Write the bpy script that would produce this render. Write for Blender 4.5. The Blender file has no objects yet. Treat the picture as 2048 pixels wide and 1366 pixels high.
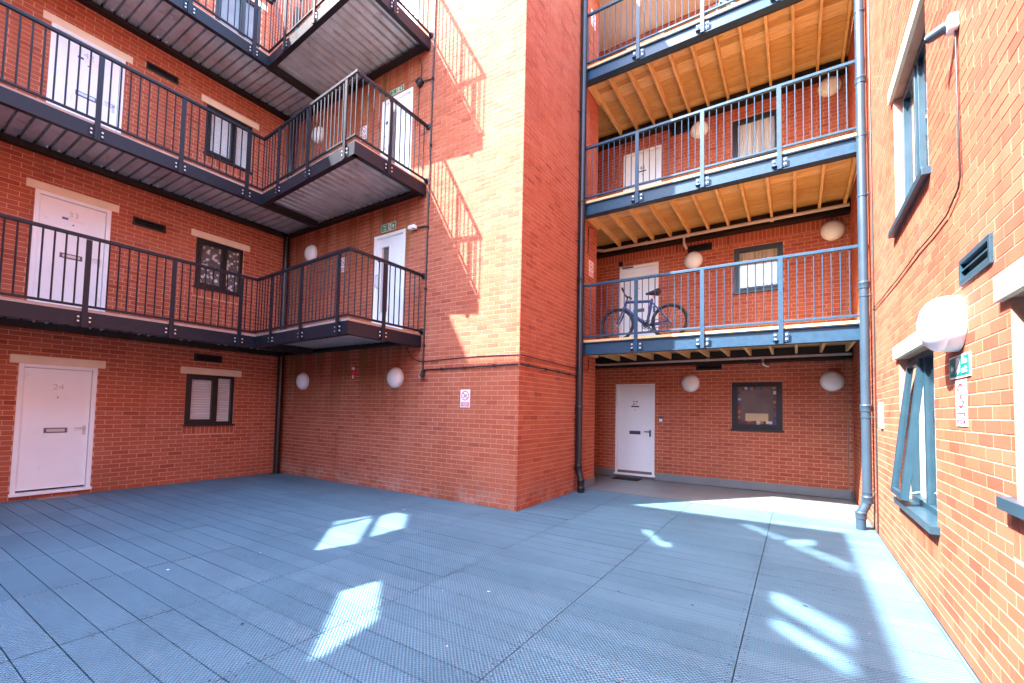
import bpy, bmesh, math, random
from mathutils import Vector, Matrix
R_ = math.radians
random.seed(7)
S = bpy.context.scene
COL = S.collection

# ------------------------------------------------------------------ camera, sky, sun, exposure
FPX, CX, CY, CAMH = 870.54, 1055.18, 778.99, 1.5
CM = [[0.8514301084, 0.5240988750, 0.0196758661], [-0.0084884389, 0.0512815068, -0.9986481630], [-0.5243993868, 0.8501120963, 0.0481114002]]
cam = bpy.data.cameras.new('camera')
cam.sensor_width = 36.0
cam.lens = FPX / 2048 * 36.0
cam.shift_x = (1024 - CX) / 2048
cam.shift_y = (CY - 683) / 2048
cam.clip_start, cam.clip_end = 0.05, 2000
co = bpy.data.objects.new('camera', cam)
COL.objects.link(co)
co.matrix_world = Matrix(((CM[0][0], -CM[1][0], -CM[2][0], 0), (CM[0][1], -CM[1][1], -CM[2][1], 0), (CM[0][2], -CM[1][2], -CM[2][2], CAMH), (0, 0, 0, 1)))
S.camera = co

SUN = Vector((-1.25, -1.5, 2.26)).normalized()          # direction towards the sun
world = bpy.data.worlds.new('World'); S.world = world; world.use_nodes = True
wn = world.node_tree.nodes; wl = world.node_tree.links
sky = wn.new('ShaderNodeTexSky'); sky.sky_type = 'NISHITA'; sky.sun_disc = False
sky.sun_elevation = math.asin(SUN.z); sky.sun_rotation = math.atan2(SUN.x, SUN.y)
sky.air_density = 1.0; sky.dust_density = 1.2; sky.ozone_density = 1.0
wl.new(sky.outputs[0], wn['Background'].inputs[0]); wn['Background'].inputs[1].default_value = 0.15
sun = bpy.data.lights.new('sun', 'SUN'); sun.energy = 2.0; sun.angle = R_(0.45); sun.color = (1.0, 0.955, 0.93)
so = bpy.data.objects.new('sun', sun); COL.objects.link(so); so.rotation_euler = (-SUN).to_track_quat('-Z', 'Y').to_euler(); so.location = (-12, -14, 25)
vs = S.view_settings
vs.view_transform = 'Standard'; vs.look = 'None'; vs.exposure = 4.0; vs.gamma = 1.0; vs.use_curve_mapping = False
S.render.engine = 'CYCLES'
S.cycles.use_denoising = True
S.cycles.max_bounces = 8; S.cycles.diffuse_bounces = 5; S.cycles.glossy_bounces = 4; S.cycles.transparent_max_bounces = 12
S.cycles.sample_clamp_indirect = 6.0; S.cycles.caustics_reflective = False; S.cycles.caustics_refractive = False

# ------------------------------------------------------------------ materials
class NT:
    def __init__(s, name):
        s.m = bpy.data.materials.new(name); s.m.use_nodes = True
        s.n = s.m.node_tree.nodes; s.l = s.m.node_tree.links; s.b = s.n['Principled BSDF']
    def add(s, t, **k):
        n = s.n.new(t)
        for a, v in k.items(): setattr(n, a, v)
        return n
    def put(s, i, v):
        if hasattr(v, 'is_output'): s.l.new(v, i)
        elif v is not None: i.default_value = v
    def math(s, op, a, b=None, c=None, clamp=False):
        n = s.add('ShaderNodeMath', operation=op, use_clamp=clamp)
        for i, v in enumerate((a, b, c)): s.put(n.inputs[i], v)
        return n.outputs[0]
    def noise(s, vec, scale, detail=3, rough=.55):
        n = s.add('ShaderNodeTexNoise'); s.put(n.inputs['Vector'], vec)
        n.inputs['Scale'].default_value = scale; n.inputs['Detail'].default_value = detail; n.inputs['Roughness'].default_value = rough
        return n.outputs[0]
    def ramp(s, fac, stops):
        n = s.add('ShaderNodeValToRGB'); s.put(n.inputs[0], fac); e = n.color_ramp.elements
        while len(e) < len(stops): e.new(0.5)
        for el, (p, c) in zip(e, stops):
            el.position = p; el.color = (c, c, c, 1) if isinstance(c, (int, float)) else (*c, 1)
        return n.outputs[0]
    def mix(s, fac, a, b, mode='MIX'):
        n = s.add('ShaderNodeMix', data_type='RGBA', blend_type=mode)
        s.put(n.inputs[0], fac)
        for i, v in ((6, a), (7, b)): s.put(n.inputs[i], (*v, 1) if isinstance(v, tuple) and len(v) == 3 else v)
        return n.outputs[2]
    def pos(s, scale=None):
        g = s.add('ShaderNodeNewGeometry').outputs['Position']
        if scale is None: return g
        m = s.add('ShaderNodeMapping'); s.l.new(g, m.inputs[0]); m.inputs['Scale'].default_value = scale
        return m.outputs[0]
    def obj(s, scale=None):
        g = s.add('ShaderNodeTexCoord').outputs['Object']
        if scale is None: return g
        m = s.add('ShaderNodeMapping'); s.l.new(g, m.inputs[0]); m.inputs['Scale'].default_value = scale
        return m.outputs[0]
    def rnd(s):
        a = s.add('ShaderNodeObjectInfo').outputs['Random']; b = s.add('ShaderNodeNewGeometry').outputs['Random Per Island']
        return s.math('FRACT', s.math('ADD', a, s.math('MULTIPLY', b, 1.7)))
    def bump(s, h, strength, dist):
        n = s.add('ShaderNodeBump'); s.put(n.inputs['Height'], h); n.inputs['Strength'].default_value = strength; n.inputs['Distance'].default_value = dist
        s.l.new(n.outputs[0], s.b.inputs['Normal'])
    def done(s, col=None, rough=None, metal=None, spec=None):
        if col is not None: s.put(s.b.inputs['Base Color'], (*col, 1) if isinstance(col, tuple) else col)
        if rough is not None: s.put(s.b.inputs['Roughness'], rough)
        if metal is not None: s.put(s.b.inputs['Metallic'], metal)
        if spec is not None: s.put(s.b.inputs['Specular IOR Level'], spec)
        return s.m
M = {}
def plain(name, col, rough=.5, metal=0., var=.12, nscale=6., bump=0., spec=.5, dirt=None):
    t = NT(name); v = t.noise(t.pos(), nscale, 4)
    c = t.mix(1.0, (*col, 1), t.ramp(v, [(.25, 1 - var), (.75, 1 + var)]), 'MULTIPLY')
    if dirt:
        dn = t.noise(t.pos(), dirt[2], 5, .68); c = t.mix(t.math('MULTIPLY', t.ramp(dn, [(dirt[3], 0), (dirt[3] + .12, 1)]), dirt[1]), c, dirt[0])
    rr = t.math('ADD', t.math('MULTIPLY', v, .18), rough - .09)
    if bump: t.bump(t.noise(t.pos(), nscale * 12, 3), bump, .004)
    M[name] = t.done(c, rr, metal, spec); return M[name]

def stains(t, c):
    sp = t.add('ShaderNodeSeparateXYZ'); t.l.new(t.pos(), sp.inputs[0]); X, Y, Z = sp.outputs
    def sm(v, a, b):
        n = t.add('ShaderNodeMapRange', interpolation_type='SMOOTHSTEP'); t.l.new(v, n.inputs[0]); n.inputs[1].default_value = a; n.inputs[2].default_value = b; return n.outputs[0]
    tower_front = t.math('MULTIPLY', t.math('MULTIPLY', sm(Y, 5.40, 5.45), sm(X, -5.4, -6.2)), sm(Y, 5.60, 5.55))
    run_off = t.noise(t.pos((2.6, 2.6, .16)), 1.5, 4, .62); fine = t.noise(t.pos((9, 9, .5)), 1.5, 3, .6)
    hang = t.math('MODULO', t.math('ADD', Z, .08), 2.72); hang = sm(hang, .9, 2.55)
    m = t.math('MULTIPLY', tower_front, hang)
    c = t.mix(t.math('MULTIPLY', m, t.math('MULTIPLY', t.ramp(run_off, [(.42, 0), (.56, 1)]), .72)), c, (.25, .062, .02))
    c = t.mix(t.math('MULTIPLY', m, t.math('MULTIPLY', t.ramp(fine, [(.52, 0), (.66, 1)]), .5)), c, (.40, .24, .13))
    c = t.mix(t.math('MULTIPLY', m, t.math('MULTIPLY', t.ramp(t.noise(t.pos((3.4, 3.4, .25)), 1.1, 3), [(.58, 0), (.66, 1)]), .75)), c, (.15, .115, .03))
    foot = t.math('MULTIPLY', t.math('MULTIPLY', sm(Y, 5.40, 5.45), sm(X, -3.0, -3.4)), sm(Z, .42, .02)); foot = t.math('MULTIPLY', foot, t.ramp(t.noise(t.pos(), 5, 5, .7), [(.44, 0), (.62, 1)]))
    c = t.mix(t.math('MULTIPLY', foot, .4), c, (.55, .42, .36))
    grime = t.math('MULTIPLY', sm(Z, .7, .05), t.ramp(t.noise(t.pos(), 1.3, 4), [(.45, 0), (.7, 1)]))
    return t.mix(t.math('MULTIPLY', grime, .35), c, (.13, .07, .04))
def brick_mat(name='brick'):
    t = NT(name); r = t.rnd()
    c = t.ramp(r, [(0, (.28, .059, .031)), (.12, (.35, .079, .038)), (.4, (.385, .094, .045)), (.7, (.405, .106, .051)), (.9, (.425, .122, .062)), (1, (.31, .066, .034))])
    g = t.noise(t.pos(), 130, 3, .7)
    c = t.mix(1, c, t.ramp(g, [(.3, .84), (.7, 1.14)]), 'MULTIPLY')
    big = t.noise(t.pos(), .7, 3)
    c = t.mix(t.math('MULTIPLY', t.ramp(big, [(.42, 0), (.72, 1)]), .28), c, (.45, .17, .11))
    st = t.noise(t.pos((1.6, 1.6, .22)), 1.7, 4, .6)
    c = t.mix(t.math('MULTIPLY', t.ramp(st, [(.55, 0), (.75, 1)]), .22), c, (.48, .21, .14))
    c = t.mix(t.math('MULTIPLY', t.ramp(st, [(.22, 1), (.42, 0)]), .4), c, (.24, .045, .02))
    c = stains(t, c)
    t.bump(g, .35, .003)
    M[name] = t.done(c, .82, 0, .3)
brick_mat()
def mortar_mat():
    t = NT('mortar'); v = t.noise(t.pos(), 60, 3); b = t.noise(t.pos(), .9, 3)
    c = t.mix(v, (.60, .31, .20), (.68, .40, .29))
    st = t.noise(t.pos((1.6, 1.6, .22)), 1.7, 4, .6)
    c = t.mix(t.math('MULTIPLY', t.ramp(st, [(.22, 1), (.42, 0)]), .6), c, (.2, .09, .06))
    c = stains(t, c)
    t.bump(v, .4, .004); M['mortar'] = t.done(c, .9, 0, .2)
mortar_mat()
def deck_mat():
    t = NT('deck'); p = t.pos(); sp = t.add('ShaderNodeSeparateXYZ'); t.l.new(p, sp.inputs[0])
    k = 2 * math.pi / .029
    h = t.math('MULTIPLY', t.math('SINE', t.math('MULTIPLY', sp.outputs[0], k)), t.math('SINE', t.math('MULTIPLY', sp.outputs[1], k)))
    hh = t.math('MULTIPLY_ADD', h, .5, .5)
    r = t.rnd()
    c = t.ramp(r, [(0, (.098, .225, .295)), (.5, (.118, .252, .328)), (1, (.14, .28, .358))])
    d = t.noise(p, 1.1, 6, .7); c = t.mix(1, c, t.ramp(d, [(.3, .76), (.5, 1.0), (.72, 1.16)]), 'MULTIPLY')
    d3 = t.noise(t.pos((.6, 3.5, 1)), 2.2, 5, .7); c = t.mix(t.math('MULTIPLY', t.ramp(d3, [(.58, 0), (.7, 1)]), .35), c, (.27, .34, .38))
    d2 = t.noise(p, 9, 4, .7); c = t.mix(t.math('MULTIPLY', t.ramp(d2, [(.6, 0), (.8, 1)]), .35), c, (.12, .19, .25))
    c = t.mix(t.math('MULTIPLY', t.ramp(hh, [(.2, 1), (.62, 0)]), .9), c, (.042, .10, .155))  # shade in the pits between the pimples, painted into the colour
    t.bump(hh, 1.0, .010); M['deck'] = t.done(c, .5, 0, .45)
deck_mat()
def wood_mat(name, tones):
    t = NT(name); r = t.rnd(); c = t.ramp(r, [(i / (len(tones) - 1), k) for i, k in enumerate(tones)])
    v = t.noise(t.pos((1.2, 30, 30)) if name == 'board_wood' else t.pos((30, 1.5, 30)), 3, 4, .6)
    c = t.mix(1, c, t.ramp(v, [(.25, .55), (.7, 1.2)]), 'MULTIPLY')
    kn = t.noise(t.pos((5, 14, 14)), 1.2, 2); c = t.mix(t.math('MULTIPLY', t.ramp(kn, [(.68, 0), (.74, 1)]), .5), c, (.14, .06, .025))
    t.bump(v, .3, .003); M[name] = t.done(c, .6, 0, .3)
wood_mat('board_wood', [(.50, .29, .105), (.62, .39, .15), (.55, .33, .125), (.80, .58, .30), (.60, .37, .14)])
wood_mat('joist_wood', [(.72, .48, .21), (.80, .56, .27)])
plain('steel', (.0075, .010, .0175), .42, .0, .22, 14, .15, .3, ((.028, .015, .010), .7, 7, .60))
plain('steel_blue', (.019, .056, .098), .40, .0, .2, 14, .15, .3, ((.05, .04, .035), .6, 6, .62))
plain('beam_black', (.006, .0055, .0065), .5, 0, .2, 9)
plain('galvanised', (.50, .60, .64), .36, .4, .2, 3.5, 0, .5, ((.30, .24, .21), .6, 4, .56))
plain('bolt', (.72, .73, .74), .3, .5, .05)
plain('concrete_edge', (.52, .45, .41), .85, 0, .15, 7, .3)
plain('stone', (.80, .68, .50), .85, 0, .08, 5, .3)
plain('door_white', (.80, .87, .90), .38, 0, .04, 1.5, .05, .5, ((.55, .55, .54), .5, 3.5, .62))
plain('frame_white', (.82, .88, .90), .4, 0, .03, 3)
plain('frame_dark', (.008, .0085, .012), .38, 0, .15, 9)
plain('frame_blue', (.020, .056, .082), .36, 0, .12, 9)
plain('vent_dark', (.009, .0075, .009), .5, 0, .1)
plain('black_pvc', (.012, .012, .016), .32, 0, .1, 5)
plain('grey_pvc', (.030, .058, .085), .36, 0, .12, 3)
plain('white_pvc', (.62, .56, .51), .4, 0, .1, 4)
plain('chrome', (.62, .60, .60), .22, .9, .05)
plain('plate_silver', (.50, .52, .55), .35, .2, .05)
plain('digit_silver', (.52, .54, .57), .4, .3, .05)
plain('dark_metal', (.10, .10, .13), .35, .5, .1)
plain('lamp_opal', (.84, .90, .91), .22, 0, .04, 3)
plain('lamp_base', (.66, .70, .71), .4, 0, .08, 5, 0, .5, ((.4, .38, .34), .5, 9, .6))
plain('sign_white', (.82, .80, .81), .45, 0, .03)
plain('sign_green', (.0, .22, .17), .4, 0, .05)
plain('sign_red', (.55, .03, .07), .4, 0, .05)
plain('sign_black', (.02, .02, .025), .5)
plain('sign_lum', (.62, .68, .50), .5, 0, .05)
plain('red_plastic', (.5, .02, .02), .4)
plain('cable', (.02, .018, .02), .5)
plain('tile', (.165, .19, .195), .45, 0, .1, 3)
plain('skirting', (.17, .205, .225), .4, 0, .12, 4)
plain('grout', (.13, .13, .13), .9)
plain('plaster', (.66, .57, .52), .9, 0, .04, 2)
plain('mat_black', (.012, .012, .014), .95, 0, .3, 60, .6)
plain('plate_pink', (.34, .20, .17), .6, 0, .15, 8)
plain('under', (.03, .035, .045), .9)
plain('ground', (.16, .155, .15), .95, 0, .2, 2)
plain('rubber', (.008, .008, .01), .7)
plain('bike_blue', (.006, .022, .13), .3, 0, .08)
plain('bike_teal', (.02, .12, .14), .35, 0, .08)
plain('saddle', (.007, .007, .009), .5)
plain('rim', (.55, .56, .58), .3, .8, .05)
plain('screw', (.05, .055, .07), .5, .3)
plain('card', (.66, .53, .33), .8, 0, .06, 8)
plain('room', (.16, .14, .14), .9, 0, .3, 2)
for nm, c in (('st_red', (.30, .04, .04)), ('st_blue', (.03, .09, .32)), ('st_white', (.7, .74, .78)), ('st_orange', (.5, .22, .06)), ('st_teal', (.04, .16, .2)), ('st_brown', (.10, .05, .05))): plain(nm, c, .4)

def blind_mat(name, base, dark, kind):
    t = NT(name); p = t.obj(); sp = t.add('ShaderNodeSeparateXYZ'); t.l.new(p, sp.inputs[0])
    if kind == 'slat':
        w = t.math('SINE', t.math('MULTIPLY', sp.outputs[2], 2 * math.pi / .05)); c = t.mix(t.ramp(w, [(.0, 1), (.35, 0)]), base, dark); t.bump(w, .5, .01)
    elif kind == 'lace':
        v = t.add('ShaderNodeTexVoronoi'); t.l.new(p, v.inputs['Vector']); v.inputs['Scale'].default_value = 15; v.feature = 'SMOOTH_F1'
        nz = t.noise(p, 18, 3); c = t.mix(t.ramp(t.math('ADD', v.outputs[0], t.math('MULTIPLY', nz, .4)), [(.42, 0), (.58, 1)]), base, dark)
    else:
        w = t.noise(t.obj((14, 1, .6)), 1.6, 2); c = t.mix(t.ramp(w, [(.35, 0), (.65, 1)]), base, dark); t.bump(w, 1., .06)
    M[name] = t.done(c, .8, 0, .2)
blind_mat('blind', (.84, .89, .92), (.66, .70, .73), 'slat')
blind_mat('lace', (.82, .84, .86), (.15, .13, .125), 'lace')
blind_mat('curtain_beige', (.72, .64, .50), (.46, .37, .27), 'fold')
blind_mat('curtain_pale', (.80, .86, .88), (.55, .62, .66), 'fold')
blind_mat('curtain_white', (.78, .77, .75), (.6, .6, .6), 'fold')
def glass_mat():
    m = bpy.data.materials.new('glass'); m.use_nodes = True; n = m.node_tree.nodes; l = m.node_tree.links; n.clear()
    o = n.new('ShaderNodeOutputMaterial'); mx = n.new('ShaderNodeMixShader'); g_ = n.new('ShaderNodeNewGeometry')
    dt = n.new('ShaderNodeVectorMath'); dt.operation = 'DOT_PRODUCT'; l.new(g_.outputs['Normal'], dt.inputs[0]); l.new(g_.outputs['Incoming'], dt.inputs[1])
    def mth(op, a, b=None, c=None):
        q = n.new('ShaderNodeMath'); q.operation = op; q.use_clamp = True
        for i, v in enumerate((a, b, c)):
            if v is None: continue
            if hasattr(v, 'is_output'): l.new(v, q.inputs[i])
            else: q.inputs[i].default_value = v
        return q.outputs[0]
    ab = n.new('ShaderNodeMath'); ab.operation = 'ABSOLUTE'; l.new(dt.outputs['Value'], ab.inputs[0])
    fac = mth('MULTIPLY_ADD', mth('POWER', mth('SUBTRACT', 1.0, ab.outputs[0]), 4.0), .9, .09)
    t = n.new('ShaderNodeBsdfTransparent'); t.inputs[0].default_value = (.95, .97, .97, 1); g = n.new('ShaderNodeBsdfGlossy'); g.inputs['Roughness'].default_value = .02
    l.new(fac, mx.inputs[0]); l.new(t.outputs[0], mx.inputs[1]); l.new(g.outputs[0], mx.inputs[2]); l.new(mx.outputs[0], o.inputs[0]); M['glass'] = m
glass_mat()
def wing_mat():
    t = NT('far_brick'); b = t.add('ShaderNodeTexBrick'); sp = t.add('ShaderNodeSeparateXYZ'); t.l.new(t.pos(), sp.inputs[0]); cb = t.add('ShaderNodeCombineXYZ')
    t.l.new(t.math('ADD', sp.outputs[0], sp.outputs[1]), cb.inputs[0]); t.l.new(sp.outputs[2], cb.inputs[1]); t.l.new(cb.outputs[0], b.inputs['Vector'])
    b.inputs['Color1'].default_value = (.31, .08, .04, 1); b.inputs['Color2'].default_value = (.25, .058, .03, 1); b.inputs['Mortar'].default_value = (.5, .33, .25, 1)
    b.inputs['Scale'].default_value = 1; b.inputs['Mortar Size'].default_value = .005; b.inputs['Brick Width'].default_value = .225; b.inputs['Row Height'].default_value = .075
    M['far_brick'] = t.done(b.outputs[0], .85, 0, .3)
wing_mat()

# ------------------------------------------------------------------ mesh helpers
class MB:
    def __init__(s): s.v = []; s.f = []; s.m = []
    def quad(s, a, b, c, d, m=0):
        k = len(s.v); s.v += [a, b, c, d]; s.f.append((k, k + 1, k + 2, k + 3)); s.m.append(m); return s
    def box(s, x0, x1, y0, y1, z0, z1, m=0):
        if x0 > x1: x0, x1 = x1, x0
        if y0 > y1: y0, y1 = y1, y0
        if z0 > z1: z0, z1 = z1, z0
        k = len(s.v)
        s.v += [(x0, y0, z0), (x1, y0, z0), (x1, y1, z0), (x0, y1, z0), (x0, y0, z1), (x1, y0, z1), (x1, y1, z1), (x0, y1, z1)]
        for q in ((0, 3, 2, 1), (4, 5, 6, 7), (0, 1, 5, 4), (1, 2, 6, 5), (2, 3, 7, 6), (3, 0, 4, 7)):
            s.f.append(tuple(k + i for i in q)); s.m.append(m)
        return s
    def tube(s, pts, r, n=10, m=0, cap=True):
        pts = [Vector(p) for p in pts]; rr = r if isinstance(r, (list, tuple)) else [r] * len(pts)
        d0 = (pts[1] - pts[0]).normalized(); up = Vector((0, 0, 1)) if abs(d0.z) < .9 else Vector((1, 0, 0))
        a = d0.cross(up).normalized(); base = len(s.v)
        for i, p in enumerate(pts):
            if i == 0: d = d0
            elif i == len(pts) - 1: d = (pts[i] - pts[i - 1]).normalized()
            else: d = ((pts[i] - pts[i - 1]).normalized() + (pts[i + 1] - pts[i]).normalized()).normalized()
            a = (a - d * a.dot(d)).normalized(); b = d.cross(a)
            for j in range(n):
                t = 2 * math.pi * j / n; s.v.append(tuple(p + (a * math.cos(t) + b * math.sin(t)) * rr[i]))
        for i in range(len(pts) - 1):
            for j in range(n):
                k = base + i * n; s.f.append((k + j, k + (j + 1) % n, k + n + (j + 1) % n, k + n + j)); s.m.append(m)
        if cap:
            s.f.append(tuple(base + j for j in reversed(range(n)))); s.m.append(m)
            k = base + (len(pts) - 1) * n; s.f.append(tuple(k + j for j in range(n))); s.m.append(m)
        return s
    def lathe(s, prof, n=28, m=0, c=(0, 0, 0)):
        """profile of (radius, y) turned about the local y axis (wall normal)"""
        base = len(s.v)
        for r, y in prof:
            for j in range(n):
                t = 2 * math.pi * j / n; s.v.append((c[0] + r * math.cos(t), c[1] + y, c[2] + r * math.sin(t)))
        for i in range(len(prof) - 1):
            for j in range(n):
                k = base + i * n; s.f.append((k + j, k + (j + 1) % n, k + n + (j + 1) % n, k + n + j)); s.m.append(m)
        k = base + (len(prof) - 1) * n; s.f.append(tuple(k + j for j in range(n))); s.m.append(m)
        s.f.append(tuple(base + j for j in reversed(range(n)))); s.m.append(m); return s
    def poly(s, pts, m=0):
        k = len(s.v); s.v += [tuple(p) for p in pts]; s.f.append(tuple(range(k, k + len(pts)))); s.m.append(m); return s
    def torus(s, c, R, r, axis='y', n=36, k=8, m=0, squash=1.):
        base = len(s.v)
        for i in range(n):
            a = 2 * math.pi * i / n
            for j in range(k):
                b = 2 * math.pi * j / k; q = R + r * math.cos(b); h = r * squash * math.sin(b)
                s.v.append((c[0] + q * math.cos(a), c[1] + h, c[2] + q * math.sin(a)))
        for i in range(n):
            for j in range(k):
                s.f.append((base + i * k + j, base + i * k + (j + 1) % k, base + ((i + 1) % n) * k + (j + 1) % k, base + ((i + 1) % n) * k + j)); s.m.append(m)
        return s
def mesh(name, mb, mats, smooth=False, fix=True):
    me = bpy.data.meshes.new(name); me.from_pydata(mb.v, [], mb.f); me.update()
    for k in ([mats] if isinstance(mats, str) else mats): me.materials.append(M[k])
    me.polygons.foreach_set('material_index', mb.m)
    if fix and len(mb.f) < 20000:
        b = bmesh.new(); b.from_mesh(me); bmesh.ops.recalc_face_normals(b, faces=b.faces); b.to_mesh(me); b.free()
    if smooth:
        me.polygons.foreach_set('use_smooth', [len(p.vertices) == 4 for p in me.polygons])
        try: me.set_sharp_from_angle(angle=R_(38))
        except Exception: pass
    return me
def link(name, me, parent=None, loc=(0, 0, 0), mat=None, kind=None, label=None, bevel=0):
    o = bpy.data.objects.new(name, me); COL.objects.link(o)
    if parent: o.parent = parent
    if mat is not None: o.matrix_local = mat
    else: o.location = loc
    if kind: o['kind'] = kind
    if label: o['label'] = label
    if bevel:
        b = o.modifiers.new('bevel', 'BEVEL'); b.width = bevel; b.segments = 2; b.limit_method = 'ANGLE'
    return o
def part(name, mb, mats, parent=None, loc=(0, 0, 0), smooth=False, **k): return link(name, mesh(name, mb, mats, smooth), parent, loc, **k)
def tag(o, label, cat, group=None, kind=None):
    o['label'] = label; o['category'] = cat
    if group: o['group'] = group
    if kind: o['kind'] = kind
    return o
def thing(name, label, cat, mat=None, loc=(0, 0, 0), group=None):
    o = bpy.data.objects.new(name, None); COL.objects.link(o); o.empty_display_size = .1
    if mat is not None: o.matrix_world = mat
    else: o.location = loc
    return tag(o, label, cat, group)
def text_part(name, s, size, mat, parent, loc, align='CENTER', bold=0.0):
    cu = bpy.data.curves.new(name, 'FONT'); cu.body = s; cu.size = size; cu.align_x = align; cu.align_y = 'CENTER'; cu.extrude = .0012; cu.offset = bold; cu.resolution_u = 3; cu.space_line = .95
    t = bpy.data.objects.new(name, cu); COL.objects.link(t); dg = bpy.context.evaluated_depsgraph_get(); dg.update()
    me = bpy.data.meshes.new_from_object(t.evaluated_get(dg)); bpy.data.objects.remove(t); bpy.data.curves.remove(cu)
    for v in me.vertices: v.co = (v.co.x, -v.co.z, v.co.y)
    me.materials.clear(); me.materials.append(M[mat]); return link(name, me, parent, loc)

# ------------------------------------------------------------------ wall frames (u to the right seen from the yard, y into the wall, z up)
XL, YB, XT, YC, XR = -9.96, 5.5, -3.55, 9.87, .89
DZ = 2.72
def WM(key, u=0, z=0):
    U, Y, O = {'L': ((0, 1, 0), (-1, 0, 0), (XL, 0, 0)), 'B': ((1, 0, 0), (0, 1, 0), (0, YB, 0)), 'T': ((0, 1, 0), (-1, 0, 0), (XT, 0, 0)),
               'C': ((1, 0, 0), (0, 1, 0), (0, YC, 0)), 'R': ((0, -1, 0), (1, 0, 0), (XR, 0, 0))}[key]
    m = Matrix(((U[0], Y[0], 0, O[0] + U[0] * u), (U[1], Y[1], 0, O[1] + U[1] * u), (0, 0, 1, z), (0, 0, 0, 1))); return m
def proj(p):
    d = (p[0], p[1], p[2] - CAMH); v = [sum(CM[i][k] * d[k] for k in range(3)) for i in range(3)]
    if v[2] < .05: return None
    return FPX * v[0] / v[2] + CX, FPX * v[1] / v[2] + CY
def px_area(pts):
    q = [proj(p) for p in pts]
    if any(a is None for a in q): return 0
    cx = sum(a[0] for a in q) / len(q); cy = sum(a[1] for a in q) / len(q)
    if not (0 < cx < 2048 and 0 < cy < 1366): return 0
    return abs(sum(q[i][0] * q[(i + 1) % len(q)][1] - q[(i + 1) % len(q)][0] * q[i][1] for i in range(len(q)))) / 2
def subtract(rects, h):
    out = []
    for (a, b, c, d) in rects:
        if h[0] >= b or h[1] <= a or h[2] >= d or h[3] <= c: out.append((a, b, c, d)); continue
        if h[0] > a: out.append((a, h[0], c, d))
        if h[1] < b: out.append((h[1], b, c, d))
        m0, m1 = max(a, h[0]), min(b, h[1])
        if h[2] > c: out.append((m0, m1, c, h[2]))
        if h[3] < d: out.append((m0, m1, h[3], d))
    return [r for r in out if r[1] - r[0] > .012 and r[3] - r[2] > .012]
brick_full = None
def brick_wall(parent, key, u0, u1, z0, z1, holes, covers, soldiers=(), singles=300, off=0.0, rev=.14):
    """mortar sheet with real openings, and every brick standing proud of it"""
    global brick_full
    W = WM(key); D = .0022 if key == 'R' else .0035; jit = .0005 if key == 'R' else .0012
    mb = MB()
    holes = [(h[0], h[1], max(h[2], z0), h[3]) for h in holes]
    us = sorted({u0, u1, *(h[0] for h in holes), *(h[1] for h in holes)}); zs_ = sorted({z0, z1, *(h[2] for h in holes), *(h[3] for h in holes)})
    for c, d in zip(zs_, zs_[1:]):
        for a, b in zip(us, us[1:]):
            m, n = (a + b) / 2, (c + d) / 2
            if not any(h[0] < m < h[1] and h[2] < n < h[3] for h in holes): mb.quad((a, D, c), (b, D, c), (b, D, d), (a, D, d))
    for (a, b, c, d) in holes:
        for p, q in (((a, c), (a, d)), ((a, d), (b, d)), ((b, d), (b, c)), ((b, c), (a, c))):
            mb.quad((p[0], D, p[1]), (q[0], D, q[1]), (q[0], rev, q[1]), (p[0], rev, p[1]))
    wall = link('wall', mesh('wall', mb, 'mortar', fix=False), parent, mat=W)
    cuts = list(holes) + list(covers) + [s[:4] for s in soldiers]
    full, rest = [], []
    def emit(rs, is_full):
        for h in cuts: rs = subtract(rs, (h[0] - .004, h[1] + .004, h[2] - .004, h[3] + .004))
        for r in rs:
            if is_full and abs(r[1] - r[0] - .215) < 1e-4 and abs(r[3] - r[2] - .065) < 1e-4: full.append(r)
            else: rest.append(r)
    n = int((z1 - z0) / .075); L0 = u0 - .3
    for i in range(n):
        z = z0 + i * .075 + .005; k = L0 + (off if i % 2 else off + .1125)
        while k < u1:
            a, b = max(k, u0 + .002), min(k + .215, u1 - .002)
            if b - a > .015: emit([(a, b, z, z + .065)], a == k and b == k + .215)
            k += .225
    for s in soldiers:
        m = max(1, round((s[1] - s[0]) / .075)); w = (s[1] - s[0]) / m
        for j in range(m):
            rr = [(s[0] + j * w + .005, s[0] + (j + 1) * w - .005, s[2] + .005, s[3] - .005)]
            for h in list(holes) + list(covers): rr = subtract(rr, (h[0] - .004, h[1] + .004, h[2] - .004, h[3] + .004))
            rest.extend(rr)
    def ar(r): return px_area([W @ Vector(p) for p in ((r[0], 0, r[2]), (r[1], 0, r[2]), (r[1], 0, r[3]), (r[0], 0, r[3]))])
    full.sort(key=ar, reverse=True)
    for r in full[:singles]:
        if brick_full is None:
            brick_full = mesh('brick', MB().box(-.1075, .1075, 0, .03, -.0325, .0325), 'brick')
        o = link('brick', brick_full, wall, ((r[0] + r[1]) / 2, random.uniform(-jit, jit), (r[2] + r[3]) / 2))
        o.rotation_euler = (0, random.gauss(0, .004), 0)
    mb = MB()
    for (a, b, c, d) in full[singles:] + rest:
        y = random.uniform(-jit, jit); t = random.gauss(0, .0006); k = len(mb.v)
        mb.v += [(a, y, c - t), (b, y, c + t), (b, y, d + t), (a, y, d - t), (a, .03, c - t), (b, .03, c + t), (b, .03, d + t), (a, .03, d - t)]
        for q in ((0, 1, 2, 3), (1, 5, 6, 2), (5, 4, 7, 6), (4, 0, 3, 7), (3, 2, 6, 7), (4, 5, 1, 0)): mb.f.append(tuple(k + i for i in q)); mb.m.append(0)
    link('brickwork', mesh('brickwork', mb, 'brick', fix=False), wall, kind='stuff')
    return wall

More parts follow.
